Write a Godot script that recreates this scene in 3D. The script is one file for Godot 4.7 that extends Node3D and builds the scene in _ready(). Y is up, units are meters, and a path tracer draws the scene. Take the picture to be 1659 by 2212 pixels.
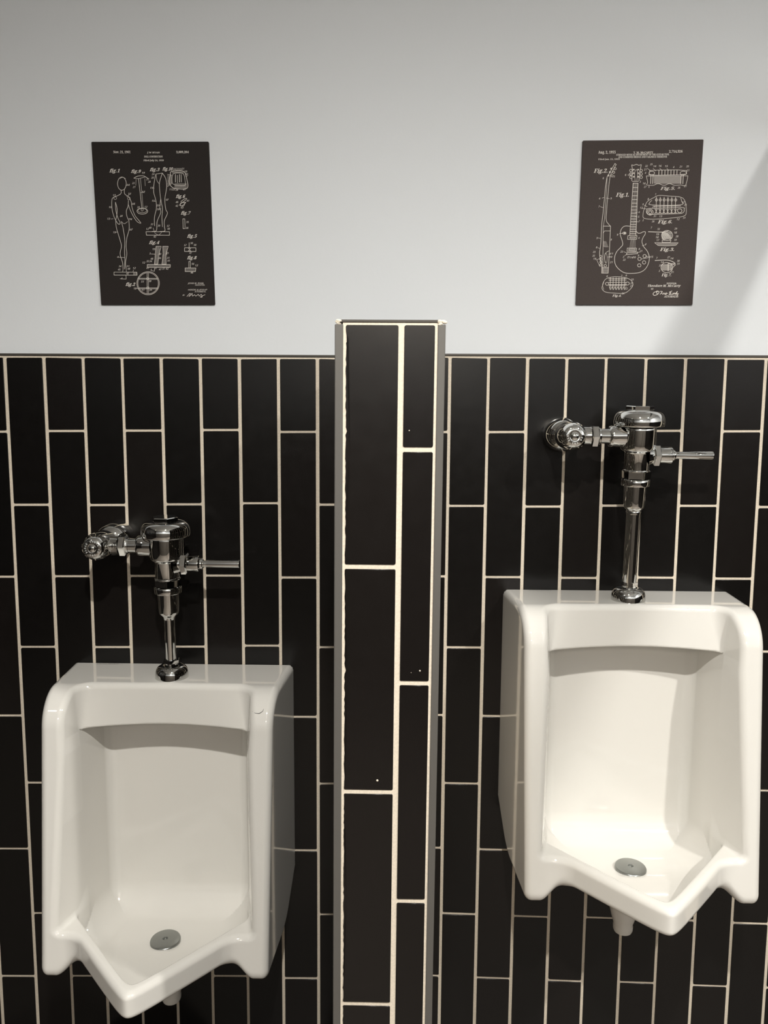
extends Node3D
# Two wall-hung urinals on a black-tiled restroom wall, a tiled stub wall between them.
# Metres; y up; the tiled wall face is z = 0, the camera looks along -z. FY = height of the first tile joint.
const FY := 1.38
const CELL := 0.003
var M := {}
var rng := RandomNumberGenerator.new()
var used := {}


func _ready() -> void:
	rng.seed = 11
	# ---------------- camera, environment, lights, exposure
	var cam := Camera3D.new()
	cam.name = "camera"
	cam.fov = rad_to_deg(2.0 * atan(1106.0 / 1700.0))
	cam.keep_aspect = Camera3D.KEEP_HEIGHT
	cam.near = 0.02
	cam.basis = Basis.from_euler(Vector3(-0.12401, 0.01506, 0.00643))
	cam.position = Vector3(0.80237, FY + 0.03637, 1.62887)
	cam.current = true
	add_child(cam)
	var we := WorldEnvironment.new()
	we.name = "environment"
	var env := Environment.new()
	env.background_mode = Environment.BG_COLOR
	env.background_color = Color(0, 0, 0)
	env.ambient_light_source = Environment.AMBIENT_SOURCE_DISABLED
	env.tonemap_mode = Environment.TONE_MAPPER_LINEAR
	env.tonemap_exposure = 1.0
	env.sdfgi_enabled = true
	env.ssao_enabled = true
	env.ssil_enabled = true
	we.environment = env
	add_child(we)
	materials()
	ceiling_light("left", Vector3(-0.85, 2.63, 1.85), 0.3)
	ceiling_light("middle", Vector3(0.86, 2.63, 1.85), 7.4)
	ceiling_light("right", Vector3(2.2, 2.63, 1.85), 7.0)
	mirror_light(Vector3(0.85, 2.10, 3.19))
	# ---------------- setting
	room()
	back_wall()
	partition()
	# ---------------- things
	var um := urinal_mesh()
	chip(urinal(um, Vector3(0.3489, FY - 0.498, 0), "lower white porcelain urinal, on the left of the tiled stub wall"))
	urinal(um, Vector3(1.2672, FY - 0.498 + 0.1696, 0), "higher white porcelain urinal, on the right of the tiled stub wall")
	flush_valve(Vector3(0.3489, FY - 0.498, 0.085), 0.2735, 0.0106, "chrome flush valve with a short thin tube above the lower urinal")
	flush_valve(Vector3(1.2672, FY - 0.498 + 0.1696, 0.085), 0.3255, 0.0134, "chrome flush valve with a longer thicker tube above the higher urinal")
	poster_doll()
	poster_guitar()
	add_shade_rail()


# ============================================================ naming helpers
func numbered(called: String) -> String:
	var n: int = used.get(called, 0)
	used[called] = n + 1
	return called if n == 0 else "%s_%03d" % [called, n]


func thing(called: String, label: String, category: String, at := Vector3.ZERO, group := "") -> Node3D:
	var o := Node3D.new()
	o.name = numbered(called)
	add_child(o)
	o.position = at
	o.set_meta("label", label)
	o.set_meta("category", category)
	if group:
		o.set_meta("group", group)
	return o


func obj(called: String, mesh: Mesh, mat: Material, parent: Node, at := Transform3D()) -> MeshInstance3D:
	var mi := MeshInstance3D.new()
	mi.mesh = mesh
	mi.material_override = mat
	mi.transform = at
	mi.cast_shadow = GeometryInstance3D.SHADOW_CASTING_SETTING_ON
	if parent == self:
		mi.name = numbered(called)
	else:
		var k := 0
		var nm := called
		while parent.has_node(NodePath(nm)):
			k += 1
			nm = "%s_%03d" % [called, k]
		mi.name = nm
	parent.add_child(mi, true)
	return mi


func struct(called: String, mesh: Mesh, mat: Material) -> MeshInstance3D:
	var mi := obj(called, mesh, mat, self)
	mi.set_meta("kind", "structure")
	return mi


# ============================================================ materials
func noise_tex(freq: float, lo: float, hi: float, seed_: int, oct := 3, normal := false, strength := 1.0) -> NoiseTexture2D:
	var n := FastNoiseLite.new()
	n.seed = seed_
	n.noise_type = FastNoiseLite.TYPE_SIMPLEX_SMOOTH
	n.frequency = freq
	n.fractal_octaves = oct
	var t := NoiseTexture2D.new()
	t.width = 512
	t.height = 512
	t.seamless = true
	t.noise = n
	if normal:
		t.as_normal_map = true
		t.bump_strength = strength
	else:
		var g := Gradient.new()
		g.set_color(0, Color(lo, lo, lo))
		g.set_color(1, Color(hi, hi, hi))
		t.color_ramp = g
	return t


func mat(name_: String, c: Color, rough: float, metal := 0.0, spec := 0.5) -> StandardMaterial3D:
	var m := StandardMaterial3D.new()
	m.resource_name = name_
	m.albedo_color = c
	m.roughness = rough
	m.metallic = metal
	m.metallic_specular = spec
	M[name_] = m
	return m


func tri_world(m: StandardMaterial3D, s: float) -> void:
	m.uv1_triplanar = true
	m.uv1_world_triplanar = true
	m.uv1_scale = Vector3(s, s, s)


func materials() -> void:
	var p := mat("paint", Color(0.88, 0.895, 0.912), 0.75, 0.0, 0.35)
	p.normal_enabled = true
	p.normal_texture = noise_tex(0.05, 0, 1, 3, 3, true, 1.2)
	p.normal_scale = 0.12
	tri_world(p, 4.0)
	mat("grey_panel", Color(0.34, 0.32, 0.30), 0.5)
	mat("dark_paint", Color(0.20, 0.195, 0.19), 0.7)
	mat("ceiling_paint", Color(0.86, 0.86, 0.855), 0.9)
	for i in 4:
		var c: Color = [Color(0.062, 0.056, 0.053), Color(0.075, 0.064, 0.060), Color(0.055, 0.051, 0.048), Color(0.082, 0.071, 0.066)][i]
		var t := mat("tile%d" % i, c, 0.3, 0.0, 0.43)
		t.roughness = 0.27
		t.roughness_texture = noise_tex(0.02, 0.75, 1.0, 20 + i, 4)
		t.roughness_texture_channel = BaseMaterial3D.TEXTURE_CHANNEL_RED
		tri_world(t, 3.0)
	var g := mat("grout", Color(0.90, 0.855, 0.785), 0.9, 0.0, 0.3)
	g.albedo_texture = noise_tex(0.04, 0.90, 1.0, 5, 4)
	g.normal_enabled = true
	g.normal_texture = noise_tex(0.12, 0, 1, 6, 3, true, 3.0)
	g.normal_scale = 0.35
	tri_world(g, 12.0)
	var s := mat("strip", Color(0.42, 0.41, 0.395), 0.5, 0.25)
	s.albedo_texture = noise_tex(0.3, 0.82, 1.0, 8, 2)
	tri_world(s, 30.0)
	mat("dark_trim", Color(0.30, 0.285, 0.265), 0.45, 0.3)
	var c2 := mat("china", Color(0.878, 0.87, 0.85), 0.07, 0.0, 0.5)
	c2.clearcoat_enabled = true
	c2.clearcoat = 0.3
	c2.clearcoat_roughness = 0.03
	var ch := mat("chrome", Color(0.87, 0.87, 0.86), 0.06, 1.0)
	ch.roughness_texture = noise_tex(0.03, 0.3, 1.0, 41, 4)
	ch.roughness_texture_channel = BaseMaterial3D.TEXTURE_CHANNEL_RED
	tri_world(ch, 9.0)
	ch.roughness = 0.05
	var st := mat("steel", Color(0.60, 0.61, 0.60), 0.28, 0.9)
	st.anisotropy_enabled = false
	mat("hole", Color(0.05, 0.05, 0.05), 0.6)
	mat("mark", Color(0.35, 0.35, 0.33), 0.6)
	mat("floor_tile", Color(0.48, 0.45, 0.42), 0.45)
	mat("print_white", Color(0.88, 0.86, 0.835), 0.7)
	mat("white_metal", Color(0.85, 0.85, 0.84), 0.4)
	mat("rail", Color(0.55, 0.55, 0.54), 0.35, 0.8)
	var lamp := mat("lamp", Color(1, 0.95, 0.88), 0.5)
	lamp.emission_enabled = true
	lamp.emission = Color(1.0, 0.94, 0.85)
	lamp.emission_energy_multiplier = 14.0
	var tube := mat("tube", Color(1, 0.97, 0.93), 0.5)
	tube.emission_enabled = true
	tube.emission = Color(1.0, 0.97, 0.92)
	tube.emission_energy_multiplier = 3.5


# ============================================================ mesh helpers
class MB:
	var v := PackedVector3Array()
	var n := PackedVector3Array()
	var uv := PackedVector2Array()
	var idx := PackedInt32Array()

	func vert(p: Vector3, nn: Vector3, t := Vector2.ZERO) -> int:
		v.append(p)
		n.append(nn)
		uv.append(t)
		return v.size() - 1

	# front faces run clockwise: order the corners so that the face looks along its normals
	func tri(a: int, b: int, c: int) -> void:
		var f := (v[b] - v[a]).cross(v[c] - v[a])
		if f.length_squared() < 1e-18:
			return
		if f.dot(n[a] + n[b] + n[c]) > 0.0:
			idx.append_array(PackedInt32Array([a, c, b]))
		else:
			idx.append_array(PackedInt32Array([a, b, c]))

	func quad(a: int, b: int, c: int, d: int) -> void:
		tri(a, b, c)
		tri(a, c, d)

	func flat(p: Array, nn: Vector3) -> void:
		var i := []
		for q in p:
			i.append(vert(q, nn))
		for k in range(1, p.size() - 1):
			tri(i[0], i[k], i[k + 1])

	func add(o: MB, t := Transform3D()) -> void:
		var base := v.size()
		var nb := t.basis.inverse().transposed()
		for k in o.v.size():
			v.append(t * o.v[k])
			n.append((nb * o.n[k]).normalized())
			uv.append(o.uv[k])
		for k in o.idx:
			idx.append(base + k)

	func mesh() -> ArrayMesh:
		var a := []
		a.resize(Mesh.ARRAY_MAX)
		a[Mesh.ARRAY_VERTEX] = v
		a[Mesh.ARRAY_NORMAL] = n
		a[Mesh.ARRAY_TEX_UV] = uv
		a[Mesh.ARRAY_INDEX] = idx
		var m := ArrayMesh.new()
		m.add_surface_from_arrays(Mesh.PRIMITIVE_TRIANGLES, a)
		return m


# a turned shape about the y axis; profile points are (radius, height), listed from the top down or bottom up
func lathe(pr: Array, seg := 40) -> MB:
	var b := MB.new()
	var nrm := []
	for i in pr.size() - 1:
		var d: Vector2 = pr[i + 1] - pr[i]
		nrm.append(Vector2(d.y, -d.x).normalized())
	# make the normals point away from the axis side: test the widest segment
	var score := 0.0
	for i in pr.size() - 1:
		score += nrm[i].x * (pr[i].x + pr[i + 1].x) * (pr[i + 1] - pr[i]).length()
	if score < 0.0:
		for i in nrm.size():
			nrm[i] = -nrm[i]
	for i in pr.size() - 1:
		var na: Vector2 = nrm[i]
		var nb: Vector2 = nrm[i]
		if i > 0 and nrm[i - 1].dot(nrm[i]) > 0.72:
			na = (nrm[i - 1] + nrm[i]).normalized()
		if i < nrm.size() - 1 and nrm[i + 1].dot(nrm[i]) > 0.72:
			nb = (nrm[i + 1] + nrm[i]).normalized()
		var ring := []
		for k in seg + 1:
			var a := TAU * k / seg
			var c := cos(a)
			var s := sin(a)
			var p: Vector2 = pr[i]
			var q: Vector2 = pr[i + 1]
			ring.append([b.vert(Vector3(p.x * c, p.y, p.x * s), Vector3(na.x * c, na.y, na.x * s)), b.vert(Vector3(q.x * c, q.y, q.x * s), Vector3(nb.x * c, nb.y, nb.x * s))])
		for k in seg:
			b.quad(ring[k][0], ring[k][1], ring[k + 1][1], ring[k + 1][0])
	return b


# hexagonal nut about the y axis between heights h0 < h1, r across corners, with chamfered rims
func hexnut(r: float, h0: float, h1: float, turn := 0.0, ch := 0.0012) -> MB:
	var b := MB.new()
	var ys := [h0, h0 + ch, h1 - ch, h1]
	var rs := [r - ch * 1.6, r, r, r - ch * 1.6]
	for k in 6:
		var a0 := turn + TAU * k / 6.0
		var a1 := turn + TAU * (k + 1) / 6.0
		var am := (a0 + a1) * 0.5
		var o := Vector3(cos(am), 0, sin(am))
		for j in 3:
			var nn := o
			if j == 0:
				nn = (o + Vector3(0, -0.8, 0)).normalized()
			elif j == 2:
				nn = (o + Vector3(0, 0.8, 0)).normalized()
			b.flat([Vector3(cos(a0) * rs[j], ys[j], sin(a0) * rs[j]), Vector3(cos(a1) * rs[j], ys[j], sin(a1) * rs[j]), Vector3(cos(a1) * rs[j + 1], ys[j + 1], sin(a1) * rs[j + 1]), Vector3(cos(a0) * rs[j + 1], ys[j + 1], sin(a0) * rs[j + 1])], nn)
		for e in [[0, -1.0], [3, 1.0]]:
			var j: int = e[0]
			b.flat([Vector3(0, ys[j], 0), Vector3(cos(a0) * rs[j], ys[j], sin(a0) * rs[j]), Vector3(cos(a1) * rs[j], ys[j], sin(a1) * rs[j])], Vector3(0, e[1], 0))
	return b


# box with chamfered edges
func cbox(a: Vector3, c: Vector3, ch := 0.0) -> MB:
	var b := MB.new()
	if ch <= 0.0:
		for ax in 3:
			for s in [-1.0, 1.0]:
				var u := (ax + 1) % 3
				var w := (ax + 2) % 3
				var nn := Vector3.ZERO
				nn[ax] = s
				var pts := []
				for q in [[0, 0], [1, 0], [1, 1], [0, 1]]:
					var p := Vector3.ZERO
					p[ax] = c[ax] if s > 0 else a[ax]
					p[u] = c[u] if q[0] else a[u]
					p[w] = c[w] if q[1] else a[w]
					pts.append(p)
				b.flat(pts, nn)
		return b
	var mid := (a + c) * 0.5
	var h := (c - a) * 0.5
	for ax in 3:
		var u := (ax + 1) % 3
		var w := (ax + 2) % 3
		for s in [-1.0, 1.0]:
			var nn := Vector3.ZERO
			nn[ax] = s
			var pts := []
			for q in [[-1, -1], [1, -1], [1, 1], [-1, 1]]:
				var p := Vector3.ZERO
				p[ax] = s * h[ax]
				p[u] = q[0] * (h[u] - ch)
				p[w] = q[1] * (h[w] - ch)
				pts.append(mid + p)
			b.flat(pts, nn)
		for s in [-1.0, 1.0]:
			for t in [-1.0, 1.0]:
				var nn := Vector3.ZERO
				nn[u] = s
				nn[w] = t
				var pts := []
				for e in [-1.0, 1.0]:
					var p := Vector3.ZERO
					p[ax] = e * (h[ax] - ch)
					p[u] = s * h[u]
					p[w] = t * (h[w] - ch)
					var p2 := Vector3.ZERO
					p2[ax] = e * (h[ax] - ch)
					p2[u] = s * (h[u] - ch)
					p2[w] = t * h[w]
					if e < 0:
						pts.append(mid + p)
						pts.append(mid + p2)
					else:
						pts.append(mid + p2)
						pts.append(mid + p)
				b.flat(pts, nn.normalized())
	for sx in [-1.0, 1.0]:
		for sy in [-1.0, 1.0]:
			for sz in [-1.0, 1.0]:
				var k := Vector3(sx, sy, sz)
				b.flat([mid + k * Vector3(h.x, h.y - ch, h.z - ch), mid + k * Vector3(h.x - ch, h.y, h.z - ch), mid + k * Vector3(h.x - ch, h.y - ch, h.z)], k.normalized())
	return b


# a thin slab from a plane outline (counter-clockwise seen from +z): face at z1, bevelled rim, sides back to z0
func slab(outline: Array, z0: float, z1: float, bev: float, tilt := Vector2.ZERO) -> MB:
	var b := MB.new()
	var cnt := outline.size()
	var mid := Vector2.ZERO
	for p in outline:
		mid += p
	mid /= cnt
	var inner := []
	var outn := []
	for i in cnt:
		var p: Vector2 = outline[i]
		var e0: Vector2 = (p - outline[(i + cnt - 1) % cnt]).normalized()
		var e1: Vector2 = (outline[(i + 1) % cnt] - p).normalized()
		var o := (Vector2(e0.y, -e0.x) + Vector2(e1.y, -e1.x)).normalized()
		outn.append(o)
		inner.append(p - o * bev)
	var fn := Vector3(-tilt.x, -tilt.y, 1).normalized()
	var c := b.vert(Vector3(mid.x, mid.y, z1), fn)
	var f := []
	var r0 := []
	var r1 := []
	var s0 := []
	var s1 := []
	for i in cnt:
		var q: Vector2 = inner[i]
		var p: Vector2 = outline[i]
		var o: Vector2 = outn[i]
		var zq := z1 + (q - mid).dot(tilt)
		var zp := z1 - bev + (p - mid).dot(tilt)
		f.append(b.vert(Vector3(q.x, q.y, zq), fn))
		r0.append(b.vert(Vector3(q.x, q.y, zq), Vector3(o.x * 0.4, o.y * 0.4, 1).normalized()))
		r1.append(b.vert(Vector3(p.x, p.y, zp), Vector3(o.x, o.y, 0.35).normalized()))
		s0.append(b.vert(Vector3(p.x, p.y, zp), Vector3(o.x, o.y, 0)))
		s1.append(b.vert(Vector3(p.x, p.y, z0), Vector3(o.x, o.y, 0)))
	for i in cnt:
		var j := (i + 1) % cnt
		b.tri(c, f[i], f[j])
		b.quad(r0[i], r0[j], r1[j], r1[i])
		b.quad(s0[i], s0[j], s1[j], s1[i])
	return b


# quadrilateral outline BL, BR, TR, TL with softened corners
func soft_quad(bl: Vector2, br: Vector2, tr: Vector2, tl: Vector2, r: float, jag := 0.0) -> Array:
	var c := [bl, br, tr, tl]
	var out := []
	for i in 4:
		var p: Vector2 = c[i]
		var a: Vector2 = c[(i + 3) % 4]
		var d: Vector2 = c[(i + 1) % 4]
		var ea := (a - p).normalized() * r
		var ed := (d - p).normalized() * r
		out.append(p + ea)
		if r > 0.0015:
			out.append(p + (ea + ed) * 0.29)
		out.append(p + ed)
		if i == 3 and jag > 0.0:      # the left edge runs from TL down to BL: a rough cut
			out.pop_back()
			out.append(p + ed)
			var steps := 60
			for k in range(1, steps):
				var q: Vector2 = (p + ed).lerp(bl + (tl - bl).normalized() * r, float(k) / steps)
				out.append(q + Vector2(rng.randf_range(-0.2, 1.0) * jag * (2.2 if rng.randf() < 0.06 else 0.6), 0))
	return out


# ============================================================ room
func room() -> void:
	var x0 := -1.3
	var x1 := 3.0
	var z1 := 3.2
	var h := 2.63
	struct("floor", cbox(Vector3(x0 - 0.15, -0.15, -0.16), Vector3(x1 + 0.15, 0, z1 + 0.15)).mesh(), M.floor_tile).set_meta("label", "dark brown tiled floor of the restroom")
	# ceiling with three round openings would be invisible from here: the lamps sit flush under it
	struct("ceiling", cbox(Vector3(x0 - 0.15, h, -0.16), Vector3(x1 + 0.15, h + 0.15, z1 + 0.15)).mesh(), M.ceiling_paint).set_meta("label", "white flat ceiling of the restroom")
	for e in [["wall_left", Vector3(x0 - 0.15, 0, -0.16), Vector3(x0, h, z1 + 0.15), Vector3(x0, 0, 0.0), Vector3(x0 + 0.008, 1.53, z1)], ["wall_right", Vector3(x1, 0, -0.16), Vector3(x1 + 0.15, h, z1 + 0.15), Vector3(x1 - 0.008, 0, 0.0), Vector3(x1, 1.53, z1)], ["wall_front", Vector3(x0 - 0.0, 0, z1), Vector3(x1, h, z1 + 0.15), Vector3(x0 + 0.008, 0, z1 - 0.008), Vector3(x1 - 0.008, 1.53, z1)]]:
		var w := struct(e[0], cbox(e[1], e[2]).mesh(), M.dark_paint if e[0] == "wall_left" else M.paint)
		w.set_meta("label", {"wall_left": "charcoal painted wall with a black tiled lower part, far to the left", "wall_right": "pale grey painted wall with a black tiled lower part, far to the right", "wall_front": "pale grey painted wall with a dark grey panelled lower part, behind the camera"}[e[0]])
		obj("wainscot", cbox(e[3], e[4], 0.002).mesh(), M.grey_panel if e[0] == "wall_front" else M.tile0, w)


func vx(side: int, i: float, y: float) -> float:
	if side == 0:
		return -0.00433 + 0.08084 * i + (0.00207 - 0.00003 * i) * (y + 0.55) - 0.00006 * i * i
	return 0.91046 + 0.07893 * i + (-0.00021 - 0.00049 * i) * (y + 0.55) + 0.00016 * i * i


func ry(side: int, col: int, r: float, x: float) -> float:
	if side == 0:
		var off: float = [-0.8, -0.5, 0.4, -1.0, 0.9, 0.3, 2.0, 2.8, -2.2, -0.5][col + 1] if col >= -1 and col <= 8 else 0.0
		return 0.14902 - 0.15314 * r + 0.00768 * x + 0.00052 * x * r - 0.00006 * r * r + off * 0.001
	var off2: float = [1.0, -0.7, 0.5, -2.0, -0.2, 0.0, 1.6, 0.0, 0.2, -2.2, 0.0][col + 1] if col >= -1 and col <= 9 else 0.0
	var xx := minf(x, 1.8)
	return 0.13732 - 0.1473 * r + 0.01429 * xx - 0.00382 * xx * r - 0.00014 * r * r + off2 * 0.001


func back_wall() -> void:
	var w := struct("wall_back", cbox(Vector3(-1.3, 0, -0.16), Vector3(3.0, 2.63, -0.008)).mesh(), M.paint)
	w.set_meta("label", "pale grey painted wall above black vertical tiles with cream grout")
	var spans := [[-1.3, 0.728, 0.1495, 0.1505], [0.859, 3.0, 0.1540, 0.1545]]
	for s in spans:
		obj("grout_bed", cbox(Vector3(s[0], 0, -0.0085), Vector3(s[1], FY + s[2], -0.0016)).mesh(), M.grout, w)
		var tr := MB.new()
		tr.add(cbox(Vector3(s[0], FY + s[3], -0.0085), Vector3(s[1], FY + s[3] + 0.0042, 0.0008), 0.0006))
		obj("edge_trim", tr.mesh(), M.dark_trim, w)
	var gx := 0.0034
	var gy := 0.0024
	for side in 2:
		var c0 := -9 if side == 0 else -1
		var c1 := 9 if side == 0 else 13
		for col in range(c0, c1):
			var odd := posmod(col, 2) == 1
			var rows := [0]
			var r := 1 if odd else 2
			while r < 11:
				rows.append(r)
				r += 2
			for k in rows.size():
				var ra: int = rows[k]
				var rb: int = rows[k + 1] if k + 1 < rows.size() else 11
				var jl := gx + rng.randf_range(-0.0006, 0.0004)
				var jr := gx + rng.randf_range(-0.0006, 0.0004)
				var pts := []
				for e in [[rb, 0], [rb, 1], [ra, 1], [ra, 0]]:
					var xm := vx(side, col + e[1], -0.3)
					var yy: float
					if e[0] == 0:
						yy = 0.1462 + rng.randf_range(-0.0012, 0.0006) if side == 0 else 0.1503 + rng.randf_range(-0.0012, 0.0008)
					else:
						yy = ry(side, col, e[0], xm) + (gy if e[0] == rb else -gy)
					yy = maxf(yy, -FY + 0.002)
					var xx := vx(side, col + e[1], yy) + (jl if e[1] == 0 else -jr)
					if side == 0 and xx > 0.722:
						xx = 0.7265
					if side == 1 and xx < 0.866:
						xx = 0.8605
					xx = clampf(xx, -1.29, 2.99)
					pts.append(Vector2(xx, yy + FY))
				if pts[1].x - pts[0].x < 0.004 or pts[3].y - pts[0].y < 0.01:
					continue
				var tilt := Vector2(rng.randf_range(-0.006, 0.006), rng.randf_range(-0.003, 0.003))
				obj("tile", slab(soft_quad(pts[0], pts[1], pts[2], pts[3], rng.randf_range(0.0014, 0.0032)), -0.006, 0.0, 0.0007, tilt).mesh(), M["tile%d" % rng.randi_range(0, 3)], w)


func partition() -> void:
	var t := thing("partition_wall", "narrow black-tiled stub wall with grey metal corner strips, standing between the two urinals", "partition", Vector3(0.7935, 0, 0))
	var o := Transform3D(Basis(), Vector3(-0.7935, 0, 0))
	var d := 0.6279
	var top := FY + 0.1495
	# every x leans a little: x(y) = x + 0.0042 (y - FY - 0.14)
	var core := MB.new()
	core.add(cbox(Vector3(0.7290, 0, -0.002), Vector3(0.8582, top - 0.004, d - 0.0075)))
	obj("core", core.mesh(), M.grout, t, o)
	var lean := Basis(Vector3(1, 0, 0), Vector3(0.0042, 1, 0), Vector3(0, 0, 1))
	var lo := Transform3D(lean, Vector3(-0.7935 - 0.0042 * (FY + 0.14), 0, 0))
	obj("grout_bed", cbox(Vector3(0.7345, 0, d - 0.009), Vector3(0.8532, top, d - 0.0012)).mesh(), M.grout, t, lo)
	# corner strips: a square-edged profile that wraps the corner
	for e in [[0.7245, 0.7350], [0.8529, 0.8626]]:
		var b := MB.new()
		b.add(cbox(Vector3(e[0], 0, d - 0.011), Vector3(e[1], top - 0.0025, d + 0.0004), 0.0007))
		obj("corner_strip", b.mesh(), M.strip, t, lo)
	var tt := MB.new()
	tt.add(cbox(Vector3(0.7320, top, d - 0.011), Vector3(0.8560, top + 0.0032, d + 0.0002), 0.0006))
	obj("top_trim", tt.mesh(), M.dark_trim, t, lo)
	# grout lumps at the two top corners
	for e in [[0.7280, 0, 0], [0.8580, 0, 0]]:
		var g := MB.new()
		for k in 7:
			var s := SphereMesh.new()
			var rr := rng.randf_range(0.0012, 0.0024)
			s.radius = rr
			s.height = rr * 2
			s.radial_segments = 10
			s.rings = 6
			var arr := s.get_mesh_arrays()
			var q := MB.new()
			q.v = arr[Mesh.ARRAY_VERTEX]
			q.n = arr[Mesh.ARRAY_NORMAL]
			q.uv = arr[Mesh.ARRAY_TEX_UV]
			q.idx = arr[Mesh.ARRAY_INDEX]
			g.add(q, Transform3D(Basis().scaled(Vector3(1.5, 0.9, 0.8)), Vector3(e[0] + rng.randf_range(-0.004, 0.004), top + rng.randf_range(-0.0025, 0.0025), d - 0.001)))
		obj("grout_lump", g.mesh(), M.grout, t, lo)
	# front tiles: two columns, the left one with a rough cut edge
	var cols := [[0.7382, 0.8040, [-0.1602, -0.4673, -0.7783, -1.088]], [0.8113, 0.8495, [-0.0084, -0.3154, -0.6237, -0.931, -1.238]]]
	for ci in 2:
		var c: Array = cols[ci]
		var ys: Array = [0.1462]
		ys.append_array(c[2])
		ys.append(-FY + 0.002)
		for k in ys.size() - 1:
			var ya: float = ys[k] - (0.0 if k == 0 else 0.0030) + FY
			var yb: float = ys[k + 1] + (0.0 if k == ys.size() - 2 else 0.0030) + FY
			var xa: float = c[0]
			var xb: float = c[1]
			var outl := soft_quad(Vector2(xa, yb), Vector2(xb, yb), Vector2(xb, ya), Vector2(xa, ya), 0.0022 if k == 0 else 0.0012, 0.0015 if ci == 0 else 0.0)
			obj("tile", slab(outl, d - 0.007, d, 0.0006, Vector2(rng.randf_range(-0.004, 0.004), rng.randf_range(-0.002, 0.002))).mesh(), M["tile%d" % [3, 1][ci]], t, lo)
	for e in [[0.7806, -0.4508, 0.0016], [0.8358, -0.2983, 0.0013], [0.8243, -0.3009, 0.0006], [0.8185, 0.0157, 0.0008]]:
		obj("grout_speck", lathe([Vector2(0.0, e[2] * 0.5), Vector2(e[2] * 0.7, e[2] * 0.35), Vector2(e[2], 0.0)], 8).mesh(), M.grout, t, o * Transform3D(Basis(Vector3(1, 0, 0), PI / 2), Vector3(e[0], FY + e[1], d)))
	# the two flanks, tiled in the same running pattern
	for s in [-1, 1]:
		var fx := 0.7262 if s < 0 else 0.8605
		var bed := MB.new()
		if s < 0:
			bed.add(cbox(Vector3(fx + 0.0014, 0, 0.0), Vector3(fx + 0.006, top, d - 0.0105)))
		else:
			bed.add(cbox(Vector3(fx - 0.006, 0, 0.0), Vector3(fx - 0.0014, top, d - 0.0105)))
		obj("grout_bed", bed.mesh(), M.grout, t, lo)
		for col in 8:
			var za := d - 0.013 - col * 0.0794
			var zb := maxf(za - 0.0728, 0.003)
			var r := 1.0 if col % 2 else 2.0
			var ys := [0.1462]
			while r < 10.0:
				ys.append(-(r - 1.0) * 0.154)
				r += 2.0
			ys.append(-FY + 0.002)
			for k in ys.size() - 1:
				var ya: float = ys[k] - (0.0 if k == 0 else 0.0025) + FY
				var yb: float = ys[k + 1] + 0.0025 + FY
				if ya - yb < 0.01:
					continue
				# built facing +z, then turned to face sideways
				var sl: MB
				var tf: Transform3D
				if s < 0:
					sl = slab(soft_quad(Vector2(zb, yb), Vector2(za, yb), Vector2(za, ya), Vector2(zb, ya), 0.0022), -0.005, 0.0, 0.0007)
					tf = Transform3D(Basis(Vector3(0, 0, 1), Vector3(0, 1, 0), Vector3(-1, 0, 0)), Vector3(fx, 0, 0))
				else:
					sl = slab(soft_quad(Vector2(-za, yb), Vector2(-zb, yb), Vector2(-zb, ya), Vector2(-za, ya), 0.0022), -0.005, 0.0, 0.0007)
					tf = Transform3D(Basis(Vector3(0, 0, -1), Vector3(0, 1, 0), Vector3(1, 0, 0)), Vector3(fx, 0, 0))
				obj("tile", sl.mesh(), M["tile%d" % rng.randi_range(0, 3)], t, lo * tf)
	obj("cap_slab", cbox(Vector3(0.7300, top - 0.004, 0.0), Vector3(0.8574, top + 0.0030, d - 0.0112), 0.001).mesh(), M.tile0, t, lo)


# ============================================================ lights
func ceiling_light(which: String, at: Vector3, power: float, size := 0.035) -> void:
	var t := thing("ceiling_light", "round recessed ceiling downlight, the %s of three in a row" % which, "ceiling light", at, "")
	obj("trim_ring", lathe([Vector2(0.041, 0.0), Vector2(0.041, -0.004), Vector2(0.045, -0.008), Vector2(0.062, -0.006), Vector2(0.066, 0.0)], 36).mesh(), M.white_metal, t)
	obj("lamp_disc", lathe([Vector2(0.0, -0.003), Vector2(0.040, -0.003), Vector2(0.040, -0.0005)], 32).mesh(), M.lamp, t)
	var l := SpotLight3D.new()
	l.name = "lamp_light"
	l.position = Vector3(0, -0.012, 0)
	l.rotation_degrees = Vector3(-90, 0, 0)
	l.light_color = Color(1.0, 0.985, 0.955)
	l.light_energy = power
	l.light_size = size
	l.spot_range = 9.0
	l.spot_attenuation = 2.0
	l.spot_angle = 89.0
	l.spot_angle_attenuation = 1.0
	l.shadow_enabled = true
	t.add_child(l)


func mirror_light(at: Vector3) -> void:
	var t := thing("wall_lamp", "long white glowing lamp bar fixed on the wall behind the camera", "wall lamp", at)
	obj("backplate", cbox(Vector3(-0.33, -0.08, -0.02), Vector3(0.33, 0.08, 0.008), 0.004).mesh(), M.white_metal, t)
	obj("lamp_panel", cbox(Vector3(-0.30, -0.06, -0.055), Vector3(0.30, 0.06, -0.02), 0.006).mesh(), M.tube, t)
	var l := AreaLight3D.new()
	l.name = "lamp_light"
	l.position = Vector3(0, 0, -0.058)
	l.area_size = Vector2(0.6, 0.12)
	l.light_color = Color(1.0, 0.95, 0.88)
	l.light_energy = 0.6
	l.shadow_enabled = true
	l.area_range = 9.0
	t.add_child(l)


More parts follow.
